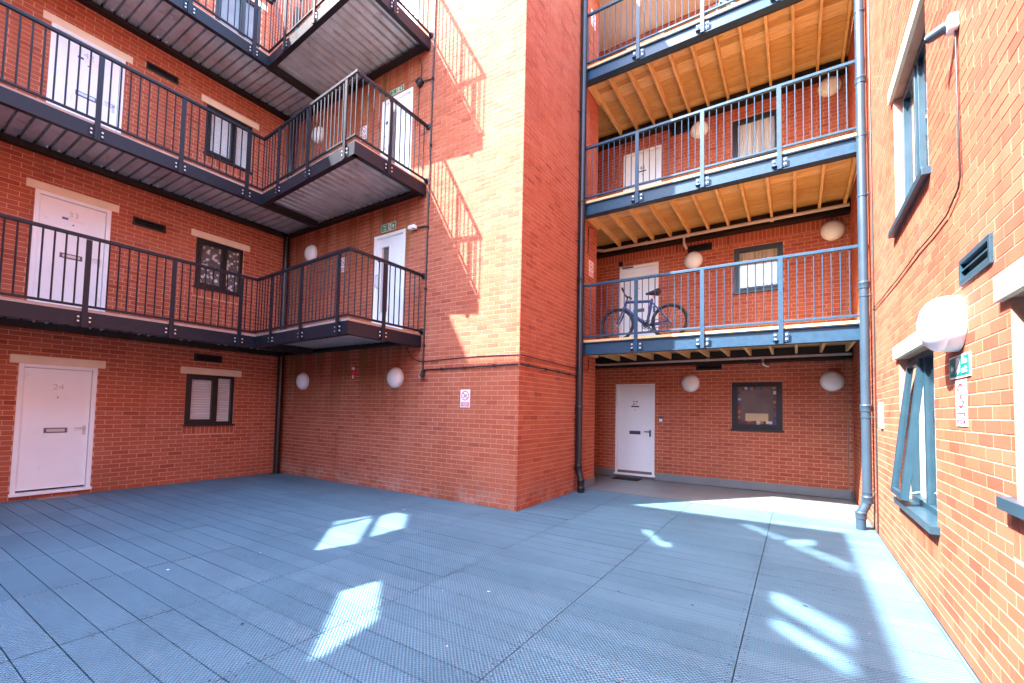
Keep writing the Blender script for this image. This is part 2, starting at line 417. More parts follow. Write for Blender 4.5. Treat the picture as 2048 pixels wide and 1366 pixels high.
# ------------------------------------------------------------------ doors, windows, lintels, vents
def lintel(b, key, u0, u1, z0, z1): return part('lintel', MB().box(u0, u1, -.008, .05, z0, z1), 'stone', b, mat=WM(key), bevel=.004)
def vent(b, key, u0, u1, z0, z1, mat='vent_dark'):
    w, h = u1 - u0, z1 - z0; mb = MB(); t = .028
    mb.box(0, w, -.014, .03, 0, t).box(0, w, -.014, .03, h - t, h).box(0, t, -.014, .03, t, h - t).box(w - t, w, -.014, .03, t, h - t)
    o = part('vent', mb, mat, b, mat=WM(key, u0, z0), bevel=.002)
    part('backing', MB().box(t, w - t, .025, .03, t, h - t), 'under', o)
    n = 2
    for i in range(n):
        z = t + (h - 2 * t) * (i + .5) / n; s = MB(); dz = .022
        s.poly([(t, -.008, z - dz), (w - t, -.008, z - dz), (w - t, -.008, z - dz + .006), (t, -.008, z - dz + .006)]).quad((t, -.008, z - dz + .006), (w - t, -.008, z - dz + .006), (w - t, .02, z + dz), (t, .02, z + dz)).quad((t, -.008, z - dz), (w - t, -.008, z - dz), (w - t, .02, z + dz - .006), (t, .02, z + dz - .006))
        part('slat', s, mat, o)
    return o
def door(b, key, u0, u1, z0, z1, number=None, plate='plate_silver', strip=None, handle='plate_silver', fire=False, thick=.055):
    w, h = u1 - u0, z1 - z0; o_y = .03
    f = thick; leaf = MB()
    gx0, gx1, gz0, gz1 = w * .225, w * .46, h * .24, h * .88
    if fire:
        leaf.box(f + .004, gx0, o_y, o_y + .045, .05, h - f - .004).box(gx1, w - f - .004, o_y, o_y + .045, .05, h - f - .004).box(gx0, gx1, o_y, o_y + .045, .05, gz0).box(gx0, gx1, o_y, o_y + .045, gz1, h - f - .004)
    else: leaf.box(f + .004, w - f - .004, o_y, o_y + .045, .075, h - f - .004)
    d = part('door', leaf, 'door_white', b, mat=WM(key, u0, z0), bevel=.002)
    fr = MB().box(0, f, -.012, .1, 0, h).box(w - f, w, -.012, .1, 0, h).box(f, w - f, -.012, .1, h - f, h)
    part('door_frame', fr, 'frame_white', d, bevel=.003)
    part('backing', MB().box(f, w - f, .09, .1, 0, h - f), 'under', d)
    part('threshold', MB().box(-.015, w + .015, -.045, .09, 0, .045), 'frame_white', d, bevel=.004)
    if fire:
        part('pane', MB().quad((gx0, o_y + .018, gz0), (gx1, o_y + .018, gz0), (gx1, o_y + .018, gz1), (gx0, o_y + .018, gz1)), 'glass', d)
        part('dark_hall', MB().box(gx0, gx1, o_y + .05, o_y + .055, gz0, gz1), 'room', d)
        e = MB(); t = .022
        e.box(gx0 - t, gx0, o_y - .01, o_y, gz0 - t, gz1 + t).box(gx1, gx1 + t, o_y - .01, o_y, gz0 - t, gz1 + t).box(gx0, gx1, o_y - .01, o_y, gz1, gz1 + t).box(gx0, gx1, o_y - .01, o_y, gz0 - t, gz0)
        part('glazing_bead', e, 'frame_white', d)
        part('pull_handle', MB().tube([(w * .12, o_y, .95), (w * .12, o_y - .05, .97), (w * .12, o_y - .05, 1.2), (w * .12, o_y, 1.22)], .011), 'chrome', d, smooth=True)
        part('door_sign', MB().lathe([(.035, o_y), (.035, o_y - .003)], 20, c=(w * .13, 0, 1.5)), 'dark_metal', d)
        for z in (.25, 1.0, 1.75): part('hinge', MB().tube([(w - f - .002, o_y - .012, z), (w - f - .002, o_y - .012, z + .1)], .009, 8), 'chrome', d, smooth=True)
        return d
    lp = MB().box(w * .5 - .13, w * .5 + .13, o_y - .009, o_y, .94, 1.02)
    lp.box(w * .5 - .1, w * .5 + .1, o_y - .014, o_y - .009, .958, 1.002, 1)
    part('letter_plate', lp, ['dark_metal', plate], d, bevel=.002)
    hx = w - f - .055
    hm = MB().box(hx - .018, hx + .018, o_y - .006, o_y, .90, 1.05).tube([(hx, o_y, 1.01), (hx, o_y - .045, 1.01), (hx - .02, o_y - .05, 1.012), (hx - .125, o_y - .05, 1.015)], .009, 8).lathe([(.014, o_y), (.014, o_y - .012)], 12, c=(hx, 0, .93))
    part('handle', hm, handle, d, smooth=True)
    part('spy_hole', MB().lathe([(.011, o_y), (.011, o_y - .004), (.006, o_y - .005)], 12, c=(w / 2, 0, 1.5)), 'dark_metal', d)
    if number: text_part('door_number', number, .13, handle if handle != 'plate_silver' else 'digit_silver', d, (w / 2, o_y - .003, 1.66))
    if strip == 'black': part('name_strip', MB().box(w / 2 - .09, w / 2 + .09, o_y - .004, o_y, 1.565, 1.595), 'sign_black', d)
    if strip == 'white':
        part('sticker', MB().box(w / 2 - .05, w / 2 + .14, o_y - .003, o_y, 1.56, 1.6), 'sign_white', d); part('sticker', MB().box(w / 2 - .13, w / 2 - .06, o_y - .003, o_y, 1.565, 1.6), 'st_blue', d)
    return d
def ring(mb, a, b, c, d, t, y0, y1, m=0):
    return mb.box(a, b, y0, y1, c, c + t, m).box(a, b, y0, y1, d - t, d, m).box(a, a + t, y0, y1, c + t, d - t, m).box(b - t, b, y0, y1, c + t, d - t, m)
def window(b, key, u0, u1, z0, z1, mull=None, blind='blind', mat='frame_dark', y0=.02, sash=True, sill=True, open_sash=False, flip=False):
    w, h = u1 - u0, z1 - z0; t = .055; o = part('window', ring(MB(), 0, w, 0, h, t, y0, y0 + .07), mat, b, mat=WM(key, u0, z0), bevel=.003)
    cells = [(t, w - t)]
    if mull is not None:
        mx = mull * w; part('mullion', MB().box(mx - .03, mx + .03, y0 + .002, y0 + .068, t, h - t), mat, o, bevel=.003); cells = [(t, mx - .03), (mx + .03, w - t)]
    for i, (a, c) in enumerate(cells):
        if open_sash and i == 0:
            H = h - 2 * t; e = bpy.data.objects.new('sash', mesh('sash', ring(MB(), a, c, -H, 0, .05, -.025, .03), mat)); COL.objects.link(e); e.parent = o
            e.location = (0, y0, h - t); e.rotation_euler = (-math.asin(.145 / H), 0, 0)
            part('pane', MB().quad((a + .05, .0, -H + .05), (c - .05, .0, -H + .05), (c - .05, .0, -.05), (a + .05, .0, -.05)), 'glass', e)
            part('stay', MB().box(a + .01, a + .03, .0, .01, -H * .45, -H * .44).tube([(c - .02, .02, -H + .06), (c - .02, .12, -H + .1)], .008, 6), 'chrome', e)
        elif sash and i == 0:
            e = part('sash', ring(MB(), a, c, t, h - t, .045, y0 - .012, y0 + .05), mat, o, bevel=.003)
            part('pane', MB().quad((a + .045, y0 + .02, t + .045), (c - .045, y0 + .02, t + .045), (c - .045, y0 + .02, h - t - .045), (a + .045, y0 + .02, h - t - .045)), 'glass', e)
        else: part('pane', MB().quad((a, y0 + .025, t), (c, y0 + .025, t), (c, y0 + .025, h - t), (a, y0 + .025, h - t)), 'glass', o)
    part('blind' if blind == 'blind' else 'curtain_or_room_sheet', MB().box(.02, w - .02, y0 + .06, y0 + .064, .02, h - .02), blind, o)  # in the room material: a plain dark sheet standing in for the room
    if sill: part('window_sill', MB().box(-.02, w + .02, -.04, y0 + .06, -.03, .006), mat, o, bevel=.003)
    return o
# ================================================================== SETTING
g = part('ground', MB().quad((-400, -400, -.35), (400, -400, -.35), (400, 400, -.35), (-400, 400, -.35)), 'ground'); tag(g, 'grey open ground around and under the courtyard', 'ground', kind='structure')
deck = part('deck', MB().quad((XL, -6, -.045), (XR, -6, -.045), (XR, 7.86, -.045), (XL, 7.86, -.045)), 'under'); tag(deck, 'pale blue-grey ribbed deck covering the courtyard floor', 'deck', kind='structure')
boards = []
PX, PY = 1.185, .195
for i in range(-2, 11):
    xa = -.32 - PX * i; xb = xa + PX
    for j in range(-37, 36):
        ya = 1.235 + PY * j; yb = ya + PY
        g_ = .0037 if i > 1 else .0028
        a, b, c, d = max(xa, XL + .01) + .0035, min(xb, XR - .004) - .0035, ya + g_, min(yb, 7.86) - g_
        if b - a < .01 or d - c < .03 or c < -6: continue
        if (a + b) / 2 < XT and d > YB:
            if c > YB - .02: continue
            d = YB - .006
        elif a < XT < b and d > YB:
            if c > YB - .02: a = XT + .006
            else: d = YB - .006
        if b - a < .01 or d - c < .03: continue
        full = abs(b - a - (PX - .007)) < 1e-4 and abs(d - c - (PY - 2 * g_)) < 1e-4
        boards.append((px_area([(a, c, 0), (b, c, 0), (b, d, 0), (a, d, 0)]), full, a, b, c, d, g_))
boards.sort(key=lambda r: (r[1], r[0]), reverse=True)
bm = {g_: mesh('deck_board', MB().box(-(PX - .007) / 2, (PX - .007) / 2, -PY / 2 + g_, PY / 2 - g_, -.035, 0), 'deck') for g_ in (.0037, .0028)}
rest, scr = MB(), MB()
for k, (ar, full, a, b, c, d, g_) in enumerate(boards):
    if full and k < 300 and ar > 0:
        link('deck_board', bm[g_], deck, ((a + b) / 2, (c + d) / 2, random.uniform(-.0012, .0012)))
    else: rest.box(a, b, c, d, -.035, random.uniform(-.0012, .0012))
    for x in (a + .03, b - .03):
        for y in (c + .045, d - .045):
            if -9 < x < .8 and y > .8:
                n = 6; scr.poly([(x + .0065 * math.cos(2 * math.pi * q / n), y + .0065 * math.sin(2 * math.pi * q / n), .0016) for q in range(n)])
db = MB(); rd = random.Random(11)
for i in range(70):
    x, y, q, a = rd.uniform(-9.5, .6), rd.uniform(.9, 7.5), rd.uniform(.006, .022), rd.uniform(0, 6.28)
    if x < XT - .1 and y > YB - .1: continue
    db.poly([(x + q * rd.uniform(.5, 1) * math.cos(a + k * 1.25), y + q * rd.uniform(.3, .8) * math.sin(a + k * 1.25), .004 + rd.uniform(0, .003)) for k in range(5)], i % 3)
link('litter', mesh('litter', db, ['sign_white', 'saddle', 'plate_pink'], fix=False), deck, kind='stuff')
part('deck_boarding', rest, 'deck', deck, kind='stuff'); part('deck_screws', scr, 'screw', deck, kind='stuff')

tf = part('tiled_floor', MB().quad((-6.5, 7.86, -.008), (XR, 7.86, -.008), (XR, YC + .05, -.008), (-6.5, YC + .05, -.008)), 'grout'); tag(tf, 'grey-brown tiled floor under the timber balconies', 'floor', kind='structure')
tm = mesh('floor_tile', MB().box(-.1535, .1535, -.3185, .3185, -.02, 0), 'tile')
for i in range(18):
    for j in range(3): link('floor_tile', tm, tf, (.84 - .31 * i - .155 + .0, 7.88 + .645 * j + .32, random.uniform(.001, .003)))
part('edge_tile', MB().box(.843, XR - .006, 7.87, YC - .01, -.02, .002), 'tile', tf)

# ================================================================== LEFT BLOCK (wall L)
def bld(name, label): return thing(name, label, 'building')
HL = 12.1
left = bld('apartment_building', 'red brick block at the left with white flat doors and small dark windows')
holes, covers, sold = [], [], []
LD = [(1.54, 2.41, .06, 2.065), (1.57, 2.45, 2.86, 4.775), (1.61, 2.50, 5.58, 7.485)]
LWN = [(3.66, 4.51, 1.10, 2.08), (3.70, 4.55, 3.80, 4.775), (3.74, 4.61, 6.49, 7.50), (3.79, 4.66, 9.22, 10.25)]
LV = [(3.76, 4.25, 2.335, 2.49), (2.73, 3.21, 4.65, 4.80), (2.78, 3.26, 7.55, 7.69)]
for d in LD: holes.append(d); covers.append((d[0] - .095, d[1] + .095, d[3], d[3] + .128))
for w in LWN: holes.append(w); covers.append((w[0] - .095, w[1] + .12, w[3], w[3] + .13)); sold.append((w[0] - .02, w[1] + .02, w[2] - .185, w[2] - .035)); covers.append((w[0] - .02, w[1] + .02, w[2] - .035, w[2]))
for v in LV: holes.append(v)
wl_ = brick_wall(left, 'L', -1.03, YB, 0, HL, holes, covers, sold, off=.05)
for d, n, st in zip(LD, ('24', '33', '42'), (None, 'white', 'white')):
    lintel(left, 'L', d[0] - .095, d[1] + .095, d[3] + .001, d[3] + .127); door(left, 'L', *d, number=n, strip=st)
for w, bl in zip(LWN, ('blind', 'lace', 'blind', 'room')):
    lintel(left, 'L', w[0] - .095, w[1] + .12, w[3] + .001, w[3] + .129); window(left, 'L', *w, mull=.62, blind=bl)
for v in LV: vent(left, 'L', *v)
part('inner_block', MB().box(XL - 4, XL - .22, -1.0, YB + .3, -.34, HL - .02).box(XL - .22, XL + .004, -1.0, YB + .3, -.34, -.002), 'under', left)
# ================================================================== STAIR TOWER (walls B and T)
tower = bld('stair_tower', 'tall red brick stair tower with its corner standing out into the yard')
BD = [(-6.96, -6.10, 2.84, 4.81), (-6.87, -6.03, 5.56, 7.49), (-6.80, -5.96, 8.28, 10.2)]
brick_wall(tower, 'B', XL + .005, XT, 0, 11.1, BD, [], singles=150, off=.02)
brick_wall(tower, 'T', YB, 8.43, 0, 11.1, [], [], singles=150, off=.1)
part('rear_wall', MB().box(-6.5, XT - .04, 8.2, 8.425, 0, 11.1), 'far_brick', tower)
part('inner_block', MB().box(XL - .1, XT - .3, YB + .25, 8.15, -.34, 11.05).box(XL - .1, XT - .006, YB + .006, 8.42, -.34, -.002), 'under', tower)
for d in BD: door(tower, 'B', *d, fire=True)
for i in range(2): part('skirting_tile', MB().box(7.87 + i * .28, 7.87 + i * .28 + .275, -.014, .01, .004, .165), 'skirting', tower, mat=WM('T'))
# ================================================================== REAR BLOCK (wall C)
rear = bld('apartment_building', 'red brick block at the back behind the timber balconies')
CD = [(-3.63, -2.71, .06, 2.16), (-3.56, -2.64, 2.90, 4.95), (-3.49, -2.59, 5.62, 7.69), (-3.44, -2.54, 8.34, 10.41)]
CW = [(-1.13, -.22, 1.20, 2.165), (-1.08, -.19, 4.02, 4.97), (-1.10, -.22, 6.78, 7.73)]
CV = [(-1.83, -1.31, 2.43, 2.61), (-2.00, -1.50, 5.03, 5.19), (-2.39, -1.89, 7.81, 7.99)]
brick_wall(rear, 'C', -6.0, XR, .165, 11.4, CD + CW + CV, [(.804, .816, 0, 12)] + [(-6, -4.2, 0, 0)], [(-4.6, .8, 5.07, 5.27)], off=.06)
part('movement_joint', MB().box(.805, .815, .003, .012, .17, 11.4), 'cable', rear, mat=WM('C'))
part('plinth', MB().box(-6, XR - .004, .004, .05, -.004, .164), 'grout', rear, mat=WM('C'))
for i in range(22):
    a = .84 - .31 * i; u0, u1 = a - .307, a
    if u1 > CD[0][0] and u0 < CD[0][1]:
        if u0 < CD[0][0] - .03: u1 = CD[0][0] - .02
        elif u1 > CD[0][1] + .03: u0 = CD[0][1] + .02
        else: continue
    if u1 > -5.6: part('skirting_tile', MB().box(u0, u1, -.012, .003, .004, .165), 'skirting', rear, mat=WM('C'))
for d, n in zip(CD, ('27', None, '45', None)): door(rear, 'C', *d, number=n, plate='dark_metal', strip='black' if n else None, handle='dark_metal')
cwn = [window(rear, 'C', *w, blind=bl, sash=True) for w, bl in zip(CW, ('room', 'curtain_beige', 'curtain_pale'))]
for v in CV: vent(rear, 'C', *v)
st = MB(); sm = ['st_red', 'st_blue', 'st_white', 'st_orange', 'st_teal', 'st_brown']; ww, hh = CW[0][1] - CW[0][0], CW[0][3] - CW[0][2]
rs = random.Random(3)
def sq(x, z, s, s2=None): st.box(x, x + s, .052, .056, z, z + (s2 or s), rs.choice([0, 1, 2, 2, 3, 4, 5, 5]))
k = .10
while k < ww - .15:
    s = rs.uniform(.03, .065); sq(k, hh - .165 + rs.uniform(0, .02), s, .055); sq(k, .105 + rs.uniform(0, .02), s, .06); k += s + .004
k = .17
while k < hh - .2:
    s = rs.uniform(.03, .065); sq(.105 + rs.uniform(0, .01), k, .05, s); sq(ww - .155 - rs.uniform(0, .01), k, .05, s); k += s + .006
link('sticker_border', mesh('sticker_border', st, sm), cwn[0], kind='stuff')
part('notice_card', MB().box(.25, .66, .057, .061, .165, .33), 'card', cwn[0])
part('inner_block', MB().box(-6.5, XR + .3, YC + .22, YC + 4, -.34, 11.38).box(-6.5, XR, YC + .056, YC + .22, -.34, -.01).box(-7, -6.01, 8.1, YC + .2, -.34, 11.38), 'under', rear)
part('ceiling', MB().box(-6, XR, 7.72, YC - .012, 10.55, 10.7), 'plaster', rear)
# ================================================================== RIGHT BLOCK (wall R, u = -y)
right = bld('apartment_building', 'sunlit red brick block at the right edge with blue-framed windows')
RW = [(-5.70, -4.40, .70, 2.09), (-5.70, -4.40, .70 + DZ, 2.09 + DZ), (-3.0, -1.75, 1.12, 2.09), (-5.70, -4.40, .70 + 2 * DZ, 2.09 + 2 * DZ)]
RV = (-3.70, -3.19, 2.325, 2.485)
rc, rsd = [], []
for w in RW: rc.append((w[0] - .1, w[1] + .1, w[3], w[3] + .135)); rsd.append((w[0] - .06, w[1] + .06, w[2] - .28, w[2] - .055)); rc.append((w[0] - .06, w[1] + .06, w[2] - .06, w[2]))
brick_wall(right, 'R', -YC, 4.5, 0, 9.75, RW + [RV], rc, rsd, off=.04, rev=.2)
for i, w in enumerate(RW):
    part('lintel', MB().box(w[0] - .1, w[1] + .1, -.03, .05, w[3] + .002, w[3] + .133), 'stone', right, mat=WM('R'), bevel=.004)
    o = window(right, 'R', *w, mull=.46 if i != 2 else .5, blind='curtain_white' if i != 1 else 'curtain_pale', mat='frame_blue', y0=.075, sash=(i != 0), sill=False, open_sash=(i == 0))
    part('window_sill', MB().box(-.06, w[1] - w[0] + .06, -.055, .13, -.055, .007), 'frame_blue', o, bevel=.004)
part('inner_block', MB().box(XR + .28, XR + 4, -4.4, YC + .2, -.34, 9.7).box(XR + .002, XR + .28, -4.4, YC + .2, -.34, -.002), 'under', right)
vent(right, 'R', *RV, mat='frame_blue')
part('access_panel', MB().box(-6.84, -6.66, -.022, .01, 1.37, 1.68), 'frame_white', right, mat=WM('R'), bevel=.004)
# ================================================================== SOUTH WING (behind the camera: its roof edge shades the yard, its holes are added, shaped to cast sun patches in place of window reflections)
wing = bld('apartment_building', 'brick wing of the block standing behind the viewpoint, its roof edge shading the yard, holes added to cast sun patches')
XE, YN = .54 - 1.25 * HL / 2.26, 7.02 - 1.5 * HL / 2.26
patches = [[(-3.09, 2.82, 0), (-3.16, 2.30, 0), (-2.44, 1.59, 0), (-2.54, 2.13, 0)], [(-5.02, 4.12, 0), (-4.13, 3.17, 0), (-4.28, 2.78, 0), (-5.15, 3.62, 0)],
           [(-4.83, 4.58, 0), (-4.2, 3.9, 0), (-4.22, 3.43, 0), (-4.97, 4.22, 0)],
           [(-1.71, 5.62, 0), (-1.6, 5.64, 0), (-1.37, 5.25, 0), (-1.24, 5.24, 0), (-1.23, 5.05, 0), (-1.37, 5.11, 0), (-1.55, 5.41, 0)],
           [(-.15, 3.82, 0), (.28, 3.38, 0), (.27, 3.20, 0), (-.146, 3.64, 0)], [(-3.38, 7.0, 0), (-3.1, 6.9, 0), (-3.12, 6.75, 0), (-3.4, 6.85, 0)][:0],
           [(-.09, 6.40, 0), (.17, 6.40, 0), (.17, 6.14, 0), (-.07, 5.97, 0)]]
patches.append([(-.17, 4.36, 0), (.29, 3.92, 0), (.285, 3.60, 0), (-.155, 4.05, 0)])     # the near right patch, upper part
for i in range(20):      # the long faint patch
    f0, f1 = i / 20 + .002, i / 20 + .024
    P = lambda s, t: (-.66 + 1.16 * s + .12 * (1 - t) * (1 - s), 6.80 - 1.45 * s + .0 + .33 * (1 - t) * (.25 + .75 * s) - .1, 0)
    patches.append([P(f0, 0), P(f1, 0), P(f1, 1), P(f0, 1)])
east, north = [], []  # hole outlines added to the unseen walls, traced back from the sun patches
for p in patches:
    if not p: continue
    cx, cy = sum(q[0] for q in p) / len(p), sum(q[1] for q in p) / len(p)
    t = (cx - XE) / 1.25
    if cy - 1.5 * t < YN - .05: east.append([(min(q[1] - 1.5 * (q[0] - XE) / 1.25, YN - .03), min(q[2] + 2.26 * (q[0] - XE) / 1.25, HL - .03)) for q in p])
    else: north.append([(min(q[0] - 1.25 * (q[1] - YN) / 1.5, XE - .03), min(q[2] + 2.26 * (q[1] - YN) / 1.5, HL - .03)) for q in p])
def inside(p, poly):
    r = False
    for (x1, y1), (x2, y2) in zip(poly, poly[1:] + poly[:1]):
        if (y1 > p[1]) != (y2 > p[1]) and p[0] < (x2 - x1) * (p[1] - y1) / (y2 - y1) + x1: r = not r
    return r
def sheet(a0, a1, hl, fn, name, st=.04):
    mb = MB(); n = int(HL / st)
    for i in range(n):
        z, zz = HL * i / n, HL * (i + 1) / n; cuts = []
        for h in hl:
            if min(q[1] for q in h) < zz and max(q[1] for q in h) > z:
                x = min(q[0] for q in h); xm = max(q[0] for q in h)
                while x < xm:
                    if inside((x + .01, (z + zz) / 2), h): cuts.append((x, x + .02))
                    x += .02
        cuts.sort(); k = a0
        for c, d in cuts:
            if c > k + .001: mb.quad(fn(k, z), fn(c, z), fn(c, zz), fn(k, zz))
            k = max(k, d)
        mb.quad(fn(k, z), fn(a1, z), fn(a1, zz), fn(k, zz))
    part(name, mb, 'far_brick', wing)
part('far_wall', MB().box(XE, 6, -9.3, -9.0, 0, 6.2), 'far_brick', wing)
sheet(-30, YN, east, lambda a, b: (XE, a, b), 'gobo_side_wall')
sheet(XL - .3, XE, north, lambda a, b: (a, YN, b), 'gobo_end_wall')
# ================================================================== STEEL WALKWAY BALCONIES (left and tower)
XF, XG = -8.58, -5.60
YFO, YFI = 4.0, 4.185
def yf(x): return YFO + (YFI - YFO) * (XG - x) / (XG - XF)
P_IN, P_OUT = Vector((XF, YFI)), Vector((XG, YFO))
def seg(mb, p, q, o0, o1, z0, z1):
    d = (q - p).normalized(); n = Vector((d.y, -d.x)); k = len(mb.v); c = [p + n * o0, q + n * o0, q + n * o1, p + n * o1]
    mb.v += [(v.x, v.y, z0) for v in c] + [(v.x, v.y, z1) for v in c]
    for f in ((0, 3, 2, 1), (4, 5, 6, 7), (0, 1, 5, 4), (1, 2, 6, 5), (2, 3, 7, 6), (3, 0, 4, 7)): mb.f.append(tuple(k + i for i in f)); mb.m.append(0)
    return mb
def shared(name, mb, mat, smooth=False):
    return mesh(name, mb, mat, smooth)
bal_me = shared('baluster', MB().tube([(0, 0, 0), (0, 0, .97)], .0105, 6), 'steel', True)
post_me = shared('post', MB().box(-.03, .03, -.011, .011, 0, 1.25), 'steel')
def plate_mesh():
    mb = MB().box(-.085, .085, -.004, .004, 0, .13)
    for x in (-.06, .06):
        for z in (.035, .095): mb.lathe([(.013, -.004), (.013, -.009), (.009, -.009), (.009, -.017), (.005, -.018)], 6, 1, c=(x, 0, z))
    return mesh('fixing_plate', mb, ['steel', 'bolt'])
plate_me = plate_mesh()
def walkway(k, label):
    z = DZ * (k - 1)                          # first floor values + z
    T = thing('walkway_balcony', label, 'balcony', loc=(0, 0, z), group='steel walkway balconies on the left block')
    rail_t, rail_b, slab, f0, f1 = 3.845, 2.855, 2.82, 2.575, 2.775
    y0 = -1.0
    D_ = (P_OUT - P_IN).normalized()
    sl = MB().box(XL + .01, XF - .03, y0, YB - .01, f1 + .004, slab); k = len(sl.v)
    top = [(XF - .03, YFI + .03), (XG - .03, YFO + .03), (XG - .03, YB - .01), (XF - .03, YB - .01)]
    sl.v += [(x, y, f1 + .004) for x, y in top] + [(x, y, slab) for x, y in top]
    for f in ((0, 3, 2, 1), (4, 5, 6, 7), (0, 1, 5, 4), (1, 2, 6, 5), (2, 3, 7, 6), (3, 0, 4, 7)): sl.f.append(tuple(k + i for i in f)); sl.m.append(0)
    part('floor_slab', sl, 'concrete_edge', T)
    part('fascia_beam', MB().box(XF - .012, XF, y0, YFI, f0, f1).box(XF - .09, XF - .012, y0, YFI, f0, f0 + .012).box(XF - .09, XF - .012, y0, YFI, f1 - .012, f1), 'steel', T)
    part('fascia_beam', seg(seg(MB(), P_IN + D_ * .001, P_OUT, -.012, 0, f0, f1), P_IN + D_ * .001, P_OUT - D_ * .014, -.09, -.0125, f0, f0 + .012), 'steel', T)
    part('fascia_beam', MB().box(XG - .012, XG, YFO + .014, YB - .02, f0, f1).box(XG - .09, XG - .012, YFO + .014, YB - .02, f0, f0 + .0115), 'steel', T)
    part('wall_beam', MB().box(XL + .002, XL + .07, y0, YB - .08, 2.60, 2.77).box(XL + .07, XL + .13, y0, YB - .08, 2.60, 2.615), 'beam_black', T)
    part('wall_beam', MB().box(XL + .14, XG - .014, YB - .07, YB - .002, 2.63, 2.77).box(XL + .14, XG - .014, YB - .14, YB - .07, 2.63, 2.645), 'beam_black', T)
    part('cross_beam', MB().box(XF - .11, XF - .015, YFI + .014, YB - .15, 2.575, 2.70), 'beam_black', T)
    # profiled soffit: flat pans with narrow raised ribs
    mb = MB(); zs = 2.712; p, w, h = .158, .122, .05; y = y0
    while y < YB - .15:
        mb.quad((XL + .07, y, zs), (XF - .013, y, zs), (XF - .013, y + w, zs), (XL + .07, y + w, zs)).quad((XL + .07, y + w, zs), (XF - .013, y + w, zs), (XF - .013, y + w + .008, zs + h), (XL + .07, y + w + .008, zs + h))
        mb.quad((XL + .07, y + w + .008, zs + h), (XF - .013, y + w + .008, zs + h), (XF - .013, y + p - .008, zs + h), (XL + .07, y + p - .008, zs + h)).quad((XL + .07, y + p - .008, zs + h), (XF - .013, y + p - .008, zs + h), (XF - .013, y + p, zs), (XL + .07, y + p, zs)); y += p
    part('soffit_sheet', mb, 'galvanised', T)
    mb = MB(); p, w, h = .172, .10, .045; x = XF - .013; b = YB - .08
    while x < XG - .02:
        e = min(x + p, XG - .013); a = yf(x) + .02
        mb.quad((x, a, zs), (min(x + w, e), a, zs), (min(x + w, e), b, zs), (x, b, zs))
        if x + w + .03 < e: mb.quad((x + w, a, zs), (x + w + .018, a, zs + h), (x + w + .018, b, zs + h), (x + w, b, zs)).quad((x + w + .018, a, zs + h), (e - .018, a, zs + h), (e - .018, b, zs + h), (x + w + .018, b, zs + h)).quad((e - .018, a, zs + h), (e, a, zs), (e, b, zs), (e - .018, b, zs))
        x += p
    part('soffit_sheet', mb, 'galvanised', T)
    mb = MB(); y = 1.0
    while y < 5.2:
        for q in (0, .13): mb.box(XL + .131, XL + .155, y + q, y + q + .024, zs - .022, zs)
        y += .62
    part('beam_clips', mb, 'bolt', T, kind='stuff')
    hr, br = .024, .017
    def rail(zc, r, name):
        part(name, seg(MB().box(XF - r, XF + r, y0, YFI + r, zc - r, zc + r), P_IN + D_ * (r + .001), P_OUT + D_ * r, -r, r, zc - r + .0004, zc + r - .0004).box(XG - r, XG + r, YFO + r + .0005, YB - .03, zc - r, zc + r).lathe([(.055, 0), (.055, -.018), (.034, -.03), (.034, -.06)], 16, c=(XG, YB - .002, zc)), 'steel', T, bevel=.006)
    rail(rail_t, hr, 'handrail'); rail(rail_b, br, 'bottom_rail')
    def post(x, y, rot):
        m = Matrix.Translation((x, y, f0 - .02)) @ Matrix.Rotation(rot, 4, 'Z')
        o = link('post', post_me, T, mat=m); link('fixing_plate', plate_me, o, (0, .014, .045))
    py = [3.906 - 1.005 * i for i in range(5)]; px = [-7.93, -6.915, -5.84]; pz = [4.64]; ang = math.atan2(D_.y, D_.x)
    for y in py: post(XF + .020, y, R_(90))
    for x in px: post(x, yf(x) - .020, ang)
    for y in pz: post(XG + .020, y, R_(90))
    def fill(a, b, f):
        n = max(1, round(abs(b - a) / .108)); 
        for i in range(1, n): link('baluster', bal_me, T, f(a + (b - a) * i / n))
    ys = [y0] + sorted(py) + [YFI]
    for a, b in zip(ys, ys[1:]): fill(a, b, lambda q: (XF, q, rail_b + .01))
    xs = [XF] + px + [XG]
    for a, b in zip(xs, xs[1:]): fill(a, b, lambda q: (q, yf(q), rail_b + .01))
    qs = [YFO] + pz + [YB]
    for a, b in zip(qs, qs[1:]): fill(a, b, lambda q: (XG, q, rail_b + .01))
    for x, y in ((XF, YFI), (XG, YFO)): link('baluster', bal_me, T, (x, y, rail_b + .01))
walkway(1, 'lowest steel walkway balcony on the left, one floor above the deck')
walkway(2, 'middle steel walkway balcony on the left, in front of the door numbered 42')
walkway(3, 'topmost steel walkway balcony on the left, cut by the top of the picture')
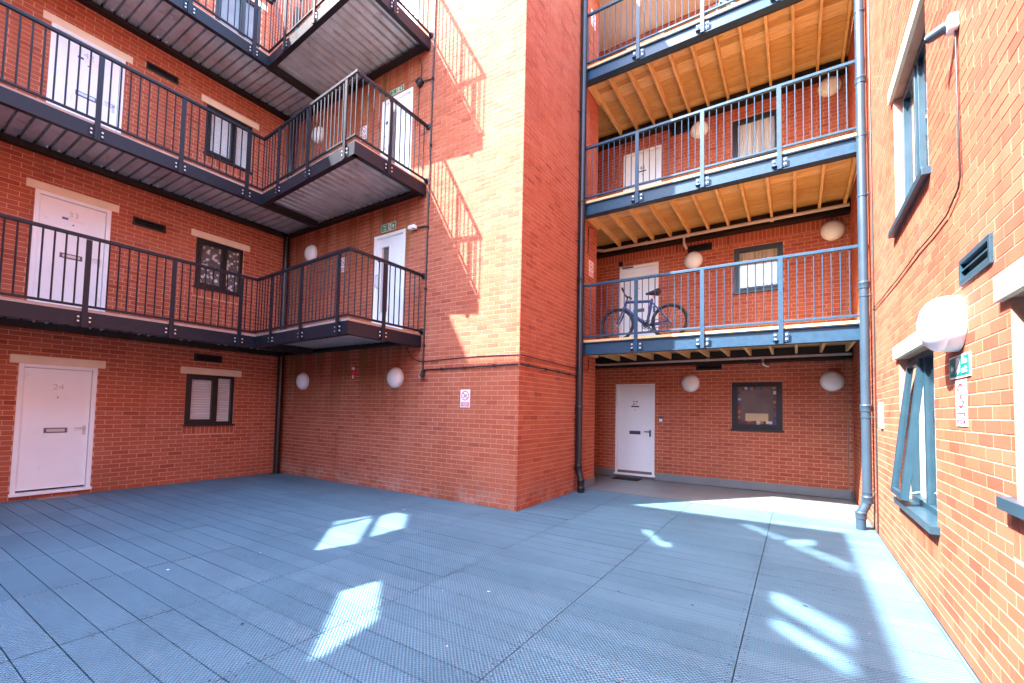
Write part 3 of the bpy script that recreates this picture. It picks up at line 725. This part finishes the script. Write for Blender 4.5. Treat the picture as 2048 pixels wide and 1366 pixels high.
# ================================================================== TIMBER BALCONIES (rear)
YR = 7.60
cb_me = shared('baluster', MB().tube([(0, 0, 0), (0, 0, 1.0)], .0085, 6), 'steel_blue', True)
cp_me = shared('post', MB().box(-.032, .032, -.012, .012, 0, 1.33), 'steel_blue')
def cplate():
    mb = MB().box(-.105, -.033, -.045, .006, .02, .03).box(-.105, .105, .004, .012, 0, .15)
    for x in (-.075, .075):
        for z in (.04, .11): mb.lathe([(.017, .004), (.017, -.003), (.011, -.003), (.011, -.016), (.006, -.017)], 6, 1, c=(x, 0, z))
    return mesh('fixing_plate', mb, ['steel_blue', 'bolt'])
cpl_me = cplate()
joist_me = mesh('joist', MB().box(-.022, .022, YR + .17, YC - .12, -.125, 0), 'joist_wood')
def timber_balcony(k, label):
    z = DZ * (k - 1); x0, x1 = XT + .006, XR - .006
    T = thing('timber_balcony', label, 'balcony', loc=(0, 0, z), group='timber decked balconies at the back')
    a, b = 2.585, 2.815
    part('front_beam', MB().box(x0, x1, YR + .045, YR + .055, a + .0125, b - .0125).box(x0, x1, YR + .01, YR + .15, a, a + .012).box(x0, x1, YR + .01, YR + .15, b - .012, b), 'steel_blue', T)
    part('wall_beam', MB().box(x0 - 2, x1, YC - .11, YC - .004, 2.545, 2.812).box(x0 - 2, x1, YC - .19, YC - .11, 2.545, 2.56), 'beam_black', T)
    part('side_beam', MB().box(x0 + .002, x0 + .05, YR + .19, 8.43, 2.62, 2.80), 'joist_wood', T)
    part('angle_beam', MB().box(x0, x1, YR + .155, YR + .20, 2.60, 2.655), 'beam_black', T)
    for i in range(12): link('joist', joist_me, T, (.80 - .392 * i, 0, 2.815))
    n = 15; wdt = (YC - .012 - YR - .03) / n
    for i in range(n):
        y = YR + .03 + wdt * i; xa = x0 if y + wdt < 8.42 else -5.2
        part('floor_board', MB().box(xa, x1, y + .0025, y + wdt - .0025, 2.818, 2.845), 'board_wood', T)
    part('edge_trim', MB().box(x0, x1, YR + .002, YR + .028, 2.82, 2.862), 'joist_wood', T)
    zt, zb = 3.915, 2.925
    part('handrail', MB().box(x0, x1, YR - .024, YR + .024, zt - .024, zt + .024), 'steel_blue', T, bevel=.007)
    part('bottom_rail', MB().box(x0, x1, YR - .017, YR + .017, zb - .017, zb + .017), 'steel_blue', T, bevel=.005)
    px = [-2.43, -1.31, -.185]
    for x in px:
        o = link('post', cp_me, T, (x, YR - .014, a - .0)); link('fixing_plate', cpl_me, o, (0, .014, .03))
    xs = [x0] + px + [x1]
    for p, q in zip(xs, xs[1:]):
        m = round((q - p) / .11)
        for i in range(1, m): link('baluster', cb_me, T, (p + (q - p) * i / m, YR, zb))
    return T
timber_balcony(1, 'lowest timber decked balcony at the back, the blue bicycle standing on it')
timber_balcony(2, 'middle timber decked balcony at the back, in front of the door numbered 45')
timber_balcony(3, 'topmost timber decked balcony at the back, cut by the top of the picture')
# ================================================================== DOWNPIPES
def downpipe(label, path, r, mat, sockets, brackets, bdir, smooth=True):
    T = thing('downpipe', label, 'drainpipe', loc=path[-1])
    o = Vector(path[-1]); rel = lambda p: Vector(p) - o
    part('pipe', MB().tube([rel(p) for p in path], r, 16), mat, T, smooth=True)
    for z in sockets:
        p = next(Vector((a[0] + (b[0] - a[0]) * (a[2] - z) / (a[2] - b[2]), a[1] + (b[1] - a[1]) * (a[2] - z) / (a[2] - b[2]), z)) for a, b in zip(path, path[1:]) if a[2] >= z >= b[2])
        part('socket', MB().tube([rel(p + Vector((0, 0, d))) for d in (-.05, -.045, .02, .03, .035, .05)], [r + .004, r + .008, r + .008, r + .014, r + .014, r + .004], 16), mat, T, smooth=True)
    for z in brackets:
        p = Vector((path[0][0], path[0][1], z))
        mb = MB().tube([rel(p + Vector((0, 0, -.012))), rel(p + Vector((0, 0, .012)))], r + .006, 16); q = p + Vector(bdir)
        mb.tube([rel(p), rel(q)], .008, 6); part('bracket', mb, mat, T, smooth=True)
    return T
zt = 9.7
bx, by = -3.475, 7.5
downpipe('black drainpipe at the end of the stair tower with a bent foot', [(bx, by, zt), (bx, by, .48), (bx + .005, by - .002, .42), (bx + .03, by - .01, .34), (bx + .065, by - .03, .24), (bx + .07, by - .035, .16), (bx + .07, by - .035, .003)], .062, 'black_pvc', (5.5, 4.0, 1.55, .46, .2, .06), (7.3, 4.75, 3.8, 1.35, .45), (-.07, -.12, 0))
rx, ry = .805, 7.40
downpipe('grey drainpipe beside the sunlit right wall with a bent foot', [(rx, ry, zt), (rx, ry, .42), (rx - .004, ry, .37), (rx - .03, ry - .01, .30), (rx - .065, ry - .02, .235), (rx - .075, ry - .02, .18), (rx - .075, ry - .02, .003)], .056, 'grey_pvc', (6.2, 3.3, 1.62, .40, .19), (7.2, 5.4, 4.55, 3.15, 1.5, .5), (.08, -.07, 0))
T = thing('corner_column', 'black round column in the corner between the left block and the tower', 'column', loc=(XL + .14, YB - .13, 0))
part('shaft', MB().tube([(0, 0, 0), (0, 0, 2.59)], .06, 16), 'black_pvc', T, smooth=True)
for k in range(1, 4): part('shaft', MB().tube([(0, 0, 2.825 + DZ * (k - 1)), (0, 0, 2.59 + DZ * k)], .06, 16), 'black_pvc', T, smooth=True)
part('coupling', MB().tube([(0, 0, 1.9), (0, 0, 1.93)], .068, 16), 'black_pvc', T, smooth=True)
part('foot_plate', MB().box(-.1, .1, -.1, .1, .001, .012), 'black_pvc', T)
# ================================================================== WALL LAMPS
lb = mesh('base', MB().lathe([(.19, -.002), (.19, -.035), (.182, -.048), (.165, -.052)], 32), 'lamp_base', True)
ld = mesh('dome', MB().lathe([(.172, -.048), (.170, -.060), (.155, -.085), (.12, -.108), (.07, -.122), (.02, -.127)], 32), 'lamp_opal', True)
lb2 = mesh('base', MB().lathe([(.18, -.002), (.18, -.072), (.172, -.085), (.155, -.088)], 36), 'lamp_base', True)
ld2 = mesh('dome', MB().lathe([(.176, -.078), (.176, -.098), (.165, -.125), (.14, -.155), (.10, -.18), (.05, -.194), (.015, -.197)], 36), 'lamp_opal', True)
def lamp(key, u, z, label, deep=False):
    T = thing('wall_lamp', label, 'lamp', mat=WM(key, u, z), group='round white wall lamps')
    link('base', lb2 if deep else lb, T); link('dome', ld2 if deep else ld, T)
lamp('B', -9.12, 2.04, 'round white wall lamp on the tower near the black corner column, ground floor')
lamp('B', -6.22, 2.05, 'round white wall lamp on the tower left of the small camera, ground floor')
lamp('B', -9.02, 4.84, 'round white wall lamp behind the lowest steel walkway railing')
lamp('B', -8.96, 7.50, 'round white wall lamp behind the middle steel walkway railing')
lamp('C', -1.94, 2.16, 'round white wall lamp right of the door numbered 27, under a vent')
lamp('C', .58, 2.16, 'round white wall lamp right of the sticker-edged ground floor window')
lamp('C', -1.88, 4.85, 'round white wall lamp above the bicycle balcony, between door and window')
lamp('C', .62, 5.01, 'round white wall lamp at the right end of the bicycle balcony')
lamp('C', -1.76, 7.75, 'round white wall lamp beside a vent on the middle timber balcony')
lamp('C', .60, 7.83, 'round white wall lamp at the right end of the middle timber balcony')
lamp('R', -3.79, 2.11, 'deep white bulkhead lamp on the sunlit right wall above the fire exit sign', True)
# ================================================================== SIGNS
def fire_sign(key, u0, z0, w, h, label, left_arrow=False):
    T = thing('fire_exit_sign', label, 'sign', mat=WM(key, u0, z0), group='green fire exit signs')
    part('panel', MB().box(0, w, -.007, -.001, 0, h), 'sign_lum' if not left_arrow else 'sign_white', T)
    m = .012; part('green_field', MB().box(m, w - m, -.009, -.0072, m, h - m), 'sign_green', T); y = -.0095
    def man(ox, oz, s):
        mb = MB().lathe([(.09 * s, y), (.09 * s, y - .001)], 12, c=(ox + .52 * s, 0, oz + .86 * s))
        for p in (((.4, .75), (.62, .72), (.55, .38), (.38, .4)), ((.4, .72), (.16, .58), (.14, .64), (.36, .78)), ((.6, .72), (.8, .55), (.85, .6), (.66, .76)), ((.38, .42), (.1, .1), (.18, .05), (.5, .38)), ((.46, .4), (.7, .3), (.62, .02), (.72, .02), (.8, .36), (.54, .46))):
            mb.poly([(ox + a * s, y - .001, oz + b * s) for a, b in p])
        return mb
    def arrow(cx, cz, s, up):
        pts = [(-.5, 0), (0, .5), (.5, 0), (.2, 0), (.2, -.5), (-.2, -.5), (-.2, 0)]
        return MB().poly([((cx + a * s if up else cx - b * s), y - .001, (cz + b * s if up else cz + a * s)) for a, b in pts])
    if left_arrow:
        part('arrow', arrow(m + w * .14, h * .45, h * .42, False), 'sign_white', T)
        part('doorway', MB().box(w * .36, w * .56, y - .0005, y, h * .25, h * .88), 'sign_white', T); part('running_man', man(w * .3, h * .14, h * .62), 'sign_white', T)
        text_part('lettering', 'Fire\nexit', h * .40, 'sign_white', T, (w * .765, y - .001, h * .50), bold=.001)
    else:
        text_part('lettering', 'Fire\nexit', h * .36, 'sign_lum', T, (w * .25, y - .001, h * .50), bold=.001)
        part('doorway', MB().box(w * .47, w * .70, y - .0005, y, h * .12, h * .88), 'sign_lum', T); part('running_man', man(w * .46, h * .16, h * .62), 'sign_green', T)
        part('arrow', arrow(w * .83, h * .5, h * .55, True), 'sign_white', T)
fire_sign('B', -6.76, 4.855, .395, .15, 'green fire exit sign with an up arrow over the lower walkway door')
fire_sign('B', -6.66, 7.53, .385, .105, 'green fire exit sign with an up arrow over the middle walkway door')
fire_sign('R', -3.97, 1.76, .40, .145, 'green fire exit sign with a left arrow under the deep lamp on the right wall', True)
def no_smoking(key, u0, z0, label, w=.2, h=.29):
    T = thing('no_smoking_sign', label, 'sign', mat=WM(key, u0, z0), group='no smoking signs')
    part('panel', MB().box(0, w, -.006, -.001, 0, h), 'sign_white', T); c = (w / 2, h * .66); r = w * .39; mb = MB(); n = 32
    for i in range(n):
        a, b = 2 * math.pi * i / n, 2 * math.pi * (i + 1) / n; P = lambda t, q: (c[0] + q * math.cos(t), -.0072, c[1] + q * math.sin(t)); mb.quad(P(a, r), P(b, r), P(b, r * .82), P(a, r * .82))
    d = r * .64; e = r * .07
    mb.quad((c[0] - d - e, -.0074, c[1] + d - e), (c[0] - d + e, -.0074, c[1] + d + e), (c[0] + d + e, -.0074, c[1] - d + e), (c[0] + d - e, -.0074, c[1] - d - e)); part('prohibition_ring', mb, 'sign_red', T)
    part('cigarette', MB().quad((c[0] - r * .5, -.0068, c[1] - r * .35), (c[0] - r * .4, -.0068, c[1] - r * .48), (c[0] + r * .55, -.0068, c[1] + r * .2), (c[0] + r * .45, -.0068, c[1] + r * .33)), 'sign_black', T)
    part('red_field', MB().box(w * .09, w * .91, -.0075, -.0062, h * .06, h * .29), 'sign_red', T)
    mb = MB()
    for z, l in ((.245, .30), (.195, .36), (.145, .36), (.095, .22)): mb.box(w * (.5 - l), w * (.5 + l), -.0082, -.0076, h * (z - .012), h * (z + .012))
    part('print_lines', mb, 'sign_white', T)
no_smoking('B', -4.68, 1.53, 'no smoking sign low on the tower front left of its outer corner')
no_smoking('B', -8.0, 4.27, 'no smoking sign behind the lowest steel walkway railing', .18, .3)
no_smoking('B', -7.52, 6.92, 'no smoking sign behind the middle steel walkway railing', .2, .27)
no_smoking('T', 8.03, 4.26, 'no smoking sign on the tower return above the bicycle balcony railing', .22, .32)
no_smoking('T', 7.98, 9.55, 'no smoking sign on the tower return at the top timber balcony', .22, .32)
no_smoking('R', -3.86, 1.455, 'no smoking sign under the fire exit sign on the right wall')
# ================================================================== CABLES, CONDUITS, CAMERAS, FITTINGS
def run(name, label, cat, key, pts, r, mat='cable', clips=()):
    T = thing(name, label, cat, mat=WM(key)); part('tube', MB().tube([(u, -d, z) for u, z, d in pts], r, 8), mat, T, smooth=True)
    for u, z in clips: part('clip', MB().box(u - .018, u + .018, -r * 2 - .016, -.001, z - .018, z + .018), mat, T)
    return T
run('conduit', 'black vertical conduit up the tower front beside the walkway ends', 'conduit', 'B', [(-5.535, 2.14, .022), (-5.525, 5.0, .022), (-5.50, 9.0, .022), (-5.49, 11.0, .022)], .0135, clips=[(-5.53, 4.71), (-5.51, 7.43), (-5.53, 3.6), (-5.53, 2.6), (-5.51, 6.2)])
run('conduit', 'black horizontal conduit running from the small camera to the tower corner', 'conduit', 'B', [(-5.52, 2.17, .022), (-4.6, 2.18, .022), (XT - .01, 2.20, .022)], .012, clips=[(-5.1, 2.175), (-4.6, 2.18), (-4.0, 2.19)])
run('conduit', 'black conduit on the orange tower side leading to the black drainpipe', 'conduit', 'T', [(YB, 2.20, .022), (6.4, 2.19, .022), (7.6, 2.17, .022)], .012, clips=[(5.72, 2.2), (6.3, 2.19), (6.75, 2.185), (7.15, 2.18)])
run('cable', 'thin black cable sagging across the tower front above the conduit', 'cable', 'B', [(-5.98, 2.6, .012), (-5.85, 2.42, .012), (-5.7, 2.34, .012), (-5.55, 2.32, .012), (-5.0, 2.335, .012), (-4.3, 2.36, .012), (XT - .005, 2.345, .012)], .0075)
run('cable', 'thin black cable on the orange tower side above the conduit', 'cable', 'T', [(YB, 2.345, .012), (6.3, 2.33, .012), (7.0, 2.32, .012), (8.0, 2.32, .012), (8.05, 2.4, .012), (8.06, 2.58, .012)], .0075)
run('cable', 'black cable hanging down the tower return beneath the middle timber balcony', 'cable', 'T', [(8.2, 5.28, .012), (8.02, 5.26, .012), (7.97, 5.2, .012), (7.95, 4.7, .012)], .009)
run('cable', 'cable dropping from the floodlight and looping along the right wall', 'cable', 'R', [(-3.63, 3.95, .014), (-3.63, 3.5, .014), (-3.62, 3.0, .014), (-3.66, 2.94, .014), (-3.91, 2.87, .014), (-4.3, 2.87, .014), (-4.71, 2.89, .014), (-5.6, 2.885, .014), (-6.4, 2.90, .014), (-7.25, 2.92, .014)], .0055, 'cable')
run('cable', 'straight dark cable down the right wall just before the grey drainpipe', 'cable', 'R', [(-7.16, 9.0, .01), (-7.16, 4, .01), (-7.16, .02, .01)], .009)
T = run('waste_pipe', 'white plastic waste pipe along the back wall under the lowest timber balcony', 'pipe', 'C', [(-4.3, 2.66, .12), (-4.0, 2.62, .12), (-2.5, 2.63, .12), (XR - .02, 2.64, .12)], .026, 'white_pvc')
part('elbow', MB().tube([(-.55, -.12, 2.61), (-.55, -.12, 2.53), (-.53, -.11, 2.49), (-.46, -.02, 2.47)], .022, 10), 'white_pvc', T, smooth=True)
for u in (-1.6, -.9, -.15): part('collar', MB().tube([(u, -.12, 2.635), (u + .05, -.12, 2.635)], .031, 12), 'white_pvc', T, smooth=True)
T = run('waste_pipe', 'white plastic waste pipe along the back wall under the middle timber balcony', 'pipe', 'C', [(-4.5, 5.52, .17), (-3.9, 5.37, .17), (-2.5, 5.37, .17), (XR - .02, 5.39, .17)], .036, 'white_pvc')
part('elbow', MB().tube([(-2.05, -.17, 5.37), (-2.05, -.17, 5.22), (-2.04, -.16, 5.17), (-2.03, -.02, 5.14)], .028, 10), 'white_pvc', T, smooth=True)
for u in (-2.9, -2.0, -.4): part('collar', MB().tube([(u, -.17, 5.372), (u + .06, -.17, 5.372)], .043, 12), 'white_pvc', T, smooth=True)
T = thing('security_camera', 'small black and white camera at the foot of the vertical conduit', 'camera', mat=WM('B', -5.52, 2.09))
part('bracket', MB().box(-.03, .03, -.05, -.001, -.02, .075), 'cable', T); part('body', MB().tube([(-.02, -.06, -.02), (.06, -.13, -.03)], .03, 12), 'black_pvc', T, smooth=True); part('lens', MB().tube([(-.05, -.05, -.035), (-.02, -.08, -.03)], .022, 12), 'lamp_base', T, smooth=True)
T = thing('security_camera', 'small white camera on an arm right of the lower walkway door', 'camera', mat=WM('B', -5.85, 4.75))
part('body', MB().box(-.08, .08, -.12, -.03, -.035, .035), 'frame_white', T, bevel=.015); part('arm', MB().tube([(0, -.04, 0), (.33, -.02, -.02)], .014, 8).box(-.03, .03, -.03, -.001, -.03, .03), 'cable', T, smooth=True)
T = thing('security_camera', 'black dome camera hanging beside the conduit at the middle walkway', 'camera', mat=WM('B', -5.82, 7.47))
part('dome', MB().lathe([(.07, -.002), (.075, -.05), (.06, -.09), (.02, -.11)], 16), 'black_pvc', T, smooth=True); part('arm', MB().tube([(.06, -.03, 0), (.31, -.022, -.04)], .012, 8), 'cable', T, smooth=True); part('lead', MB().tube([(0, -.02, .06), (.02, -.02, .3), (-.05, -.02, .5)], .007, 6).tube([(-.03, -.02, -.06), (-.05, -.02, -.8)], .007, 6), 'cable', T, smooth=True)
T = thing('flood_light', 'blue-grey spotlight with a white bracket high on the right wall', 'light', mat=WM('R', -3.62, 4.0))
part('bracket', MB().box(-.055, .03, -.055, -.001, -.055, .045), 'frame_white', T, bevel=.012); part('housing', MB().tube([(-.02, -.05, .0), (-.03, -.065, -.004), (-.055, -.115, -.016), (-.065, -.14, -.02)], [.03, .034, .032, .027], 14), 'grey_pvc', T, smooth=True); part('hood', MB().tube([(-.065, -.138, -.02), (-.068, -.145, -.021)], .02, 14), 'cable', T, smooth=True)
T = thing('alarm_tag', 'small red and white capsule fixed on the tower between two lamps', 'alarm', mat=WM('B', -7.42, 2.1))
part('cap', MB().tube([(0, -.03, .13), (0, -.03, .18)], .03, 12), 'lamp_base', T, smooth=True); part('body', MB().tube([(0, -.03, .02), (0, -.03, .13)], .04, 12).box(-.02, .02, -.03, -.001, .04, .1), 'red_plastic', T, smooth=True); part('tail', MB().tube([(0, -.03, -.04), (0, -.03, .02)], .014, 8), 'lamp_base', T, smooth=True)
T = thing('intercom', 'small grey entry intercom beside the door numbered 27', 'intercom', mat=WM('C', -2.565, 1.30))
part('casing', MB().box(-.05, .05, -.03, -.001, 0, .125), 'dark_metal', T, bevel=.006); part('face', MB().box(-.034, .034, -.034, -.03, .01, .075), 'frame_white', T); part('eye', MB().lathe([(.016, -.03), (.016, -.036)], 12, c=(0, 0, .098)), 'sign_black', T)
T = thing('junction_box', 'small black box above the lower balcony door at the back', 'box', mat=WM('C', -3.52, 4.99)); part('casing', MB().box(-.05, .04, -.06, -.001, 0, .085), 'black_pvc', T, bevel=.008); part('door_closer', MB().box(.03, .3, -.05, -.02, -.09, -.06), 'dark_metal', T, bevel=.005)
o = part('doormat', MB().box(-3.55, -2.95, 9.42, 9.80, .004, .018), 'mat_black', bevel=.004); tag(o, 'black doormat in front of the door numbered 27', 'doormat')
o = part('step_plate', MB().box(-9.93, -9.74, 1.80, 2.25, .002, .014), 'plate_pink', bevel=.004); tag(o, 'pinkish flat plate on the deck before the door numbered 24', 'plate')
# ================================================================== BICYCLES
def bicycle(label, mat, paint):
    T = thing('bicycle', label, 'bicycle', mat=mat, group='bicycles on the timber balconies'); r = .315; F, B_ = (-.46, 0, r), (.455, 0, r); bb = (.07, 0, .27); ht, hb = (-.30, 0, .745), (-.335, 0, .62); stt = (.145, 0, .70)
    for c in (F, B_):
        w = part('wheel', MB().torus((0, 0, 0), r - .03, .03, n=40), 'rubber', T, c, smooth=True)
        part('rim', MB().torus((0, 0, 0), r - .048, .012, n=40, k=6, squash=1.3), 'rim', w, smooth=True)
        mb = MB().tube([(0, -.05, 0), (0, .05, 0)], .016, 8)
        for i in range(24):
            a = 2 * math.pi * i / 24; s = .03 if i % 2 else -.03; mb.tube([(.015 * math.cos(a + 1), s, .015 * math.sin(a + 1)), ((r - .055) * math.cos(a), 0, (r - .055) * math.sin(a))], .0016, 4)
        part('spokes', mb, 'rim', w)
    mb = MB().tube([ht, hb], .022, 10).tube([(-.305, 0, .725), stt], .025, 10).tube([hb, bb], .03, 10).tube([bb, stt, (.152, 0, .735)], .025, 10)
    for s in (-1, 1): mb.tube([(.075, s * .02, .272), (.30, s * .055, .29), (B_[0], s * .06, B_[2])], .014, 8).tube([(.147, s * .015, .69), (.30, s * .05, .50), (B_[0], s * .06, B_[2])], .013, 8)
    part('frame', mb, paint, T, smooth=True)
    mb = MB().tube([hb, (-.345, 0, .585)], .018, 8)
    for s in (-1, 1): mb.tube([(-.345, s * .02, .585), (-.352, s * .055, .56), (-.40, s * .055, .42), (F[0], s * .05, F[2])], .016, 8)
    part('fork', mb, paint, T, smooth=True)
    part('handlebar', MB().tube([ht, (-.285, 0, .80), (-.33, 0, .86)], .014, 8).tube([(-.30, -.29, .885), (-.32, -.12, .872), (-.33, 0, .862), (-.32, .12, .872), (-.30, .29, .885)], .012, 8), 'saddle', T, smooth=True)
    for s in (-1, 1): part('grip', MB().tube([(-.31, s * .18, .88), (-.30, s * .30, .887)], .018, 8), 'rubber', T, smooth=True)
    part('seat_post', MB().tube([(.15, 0, .73), (.17, 0, .83)], .0125, 8), 'rim', T, smooth=True)
    part('saddle', MB().tube([(.04, 0, .838), (.10, 0, .845), (.18, 0, .846), (.25, 0, .855), (.29, 0, .85)], [.018, .03, .05, .07, .04], 12), 'saddle', T, smooth=True)
    part('chainring', MB().torus((bb[0], -.045, bb[2]), .075, .007, n=28, k=6).torus((bb[0], -.045, bb[2]), .045, .012, n=20, k=6), 'saddle', T, smooth=True)
    part('crank', MB().tube([(bb[0], -.06, bb[2]), (bb[0] + .12, -.065, bb[2] - .12)], .010, 8).tube([(bb[0], .06, bb[2]), (bb[0] - .12, .065, bb[2] + .12)], .010, 8).box(bb[0] + .08, bb[0] + .17, -.14, -.06, bb[2] - .135, bb[2] - .115).box(bb[0] - .17, bb[0] - .08, .06, .14, bb[2] + .11, bb[2] + .13), 'saddle', T, smooth=True)
    part('chain', MB().tube([(bb[0], -.045, bb[2] + .075), (B_[0], -.045, B_[2] + .035)], .005, 4).tube([(bb[0], -.045, bb[2] - .075), (B_[0] + .03, -.045, B_[2] - .09)], .005, 4), 'dark_metal', T)
    part('derailleur', MB().tube([(B_[0], -.05, B_[2]), (B_[0] + .04, -.05, B_[2] - .07), (B_[0] + .01, -.05, B_[2] - .13)], .014, 6), 'dark_metal', T, smooth=True)
    part('brake', MB().box(-.36, -.33, -.045, .045, .60, .63).box(.27, .30, -.05, .05, .57, .60), 'dark_metal', T)
    part('rear_reflector', MB().box(.185, .205, -.025, .025, .74, .79), 'red_plastic', T)
    return T
bicycle('blue bicycle standing behind the railing of the lowest timber balcony', Matrix.Translation((-2.44, 8.02, 2.847)) @ Matrix.Rotation(R_(3), 4, 'Z') @ Matrix.Rotation(R_(-4), 4, 'X') @ Matrix.Scale(1.07, 4), 'bike_blue')
bicycle('teal bicycle half out of view on the topmost timber balcony', Matrix.Translation((-.75, 8.05, 2.847 + 2 * DZ)) @ Matrix.Rotation(R_(-8), 4, 'Z') @ Matrix.Rotation(R_(-3), 4, 'X'), 'bike_teal')
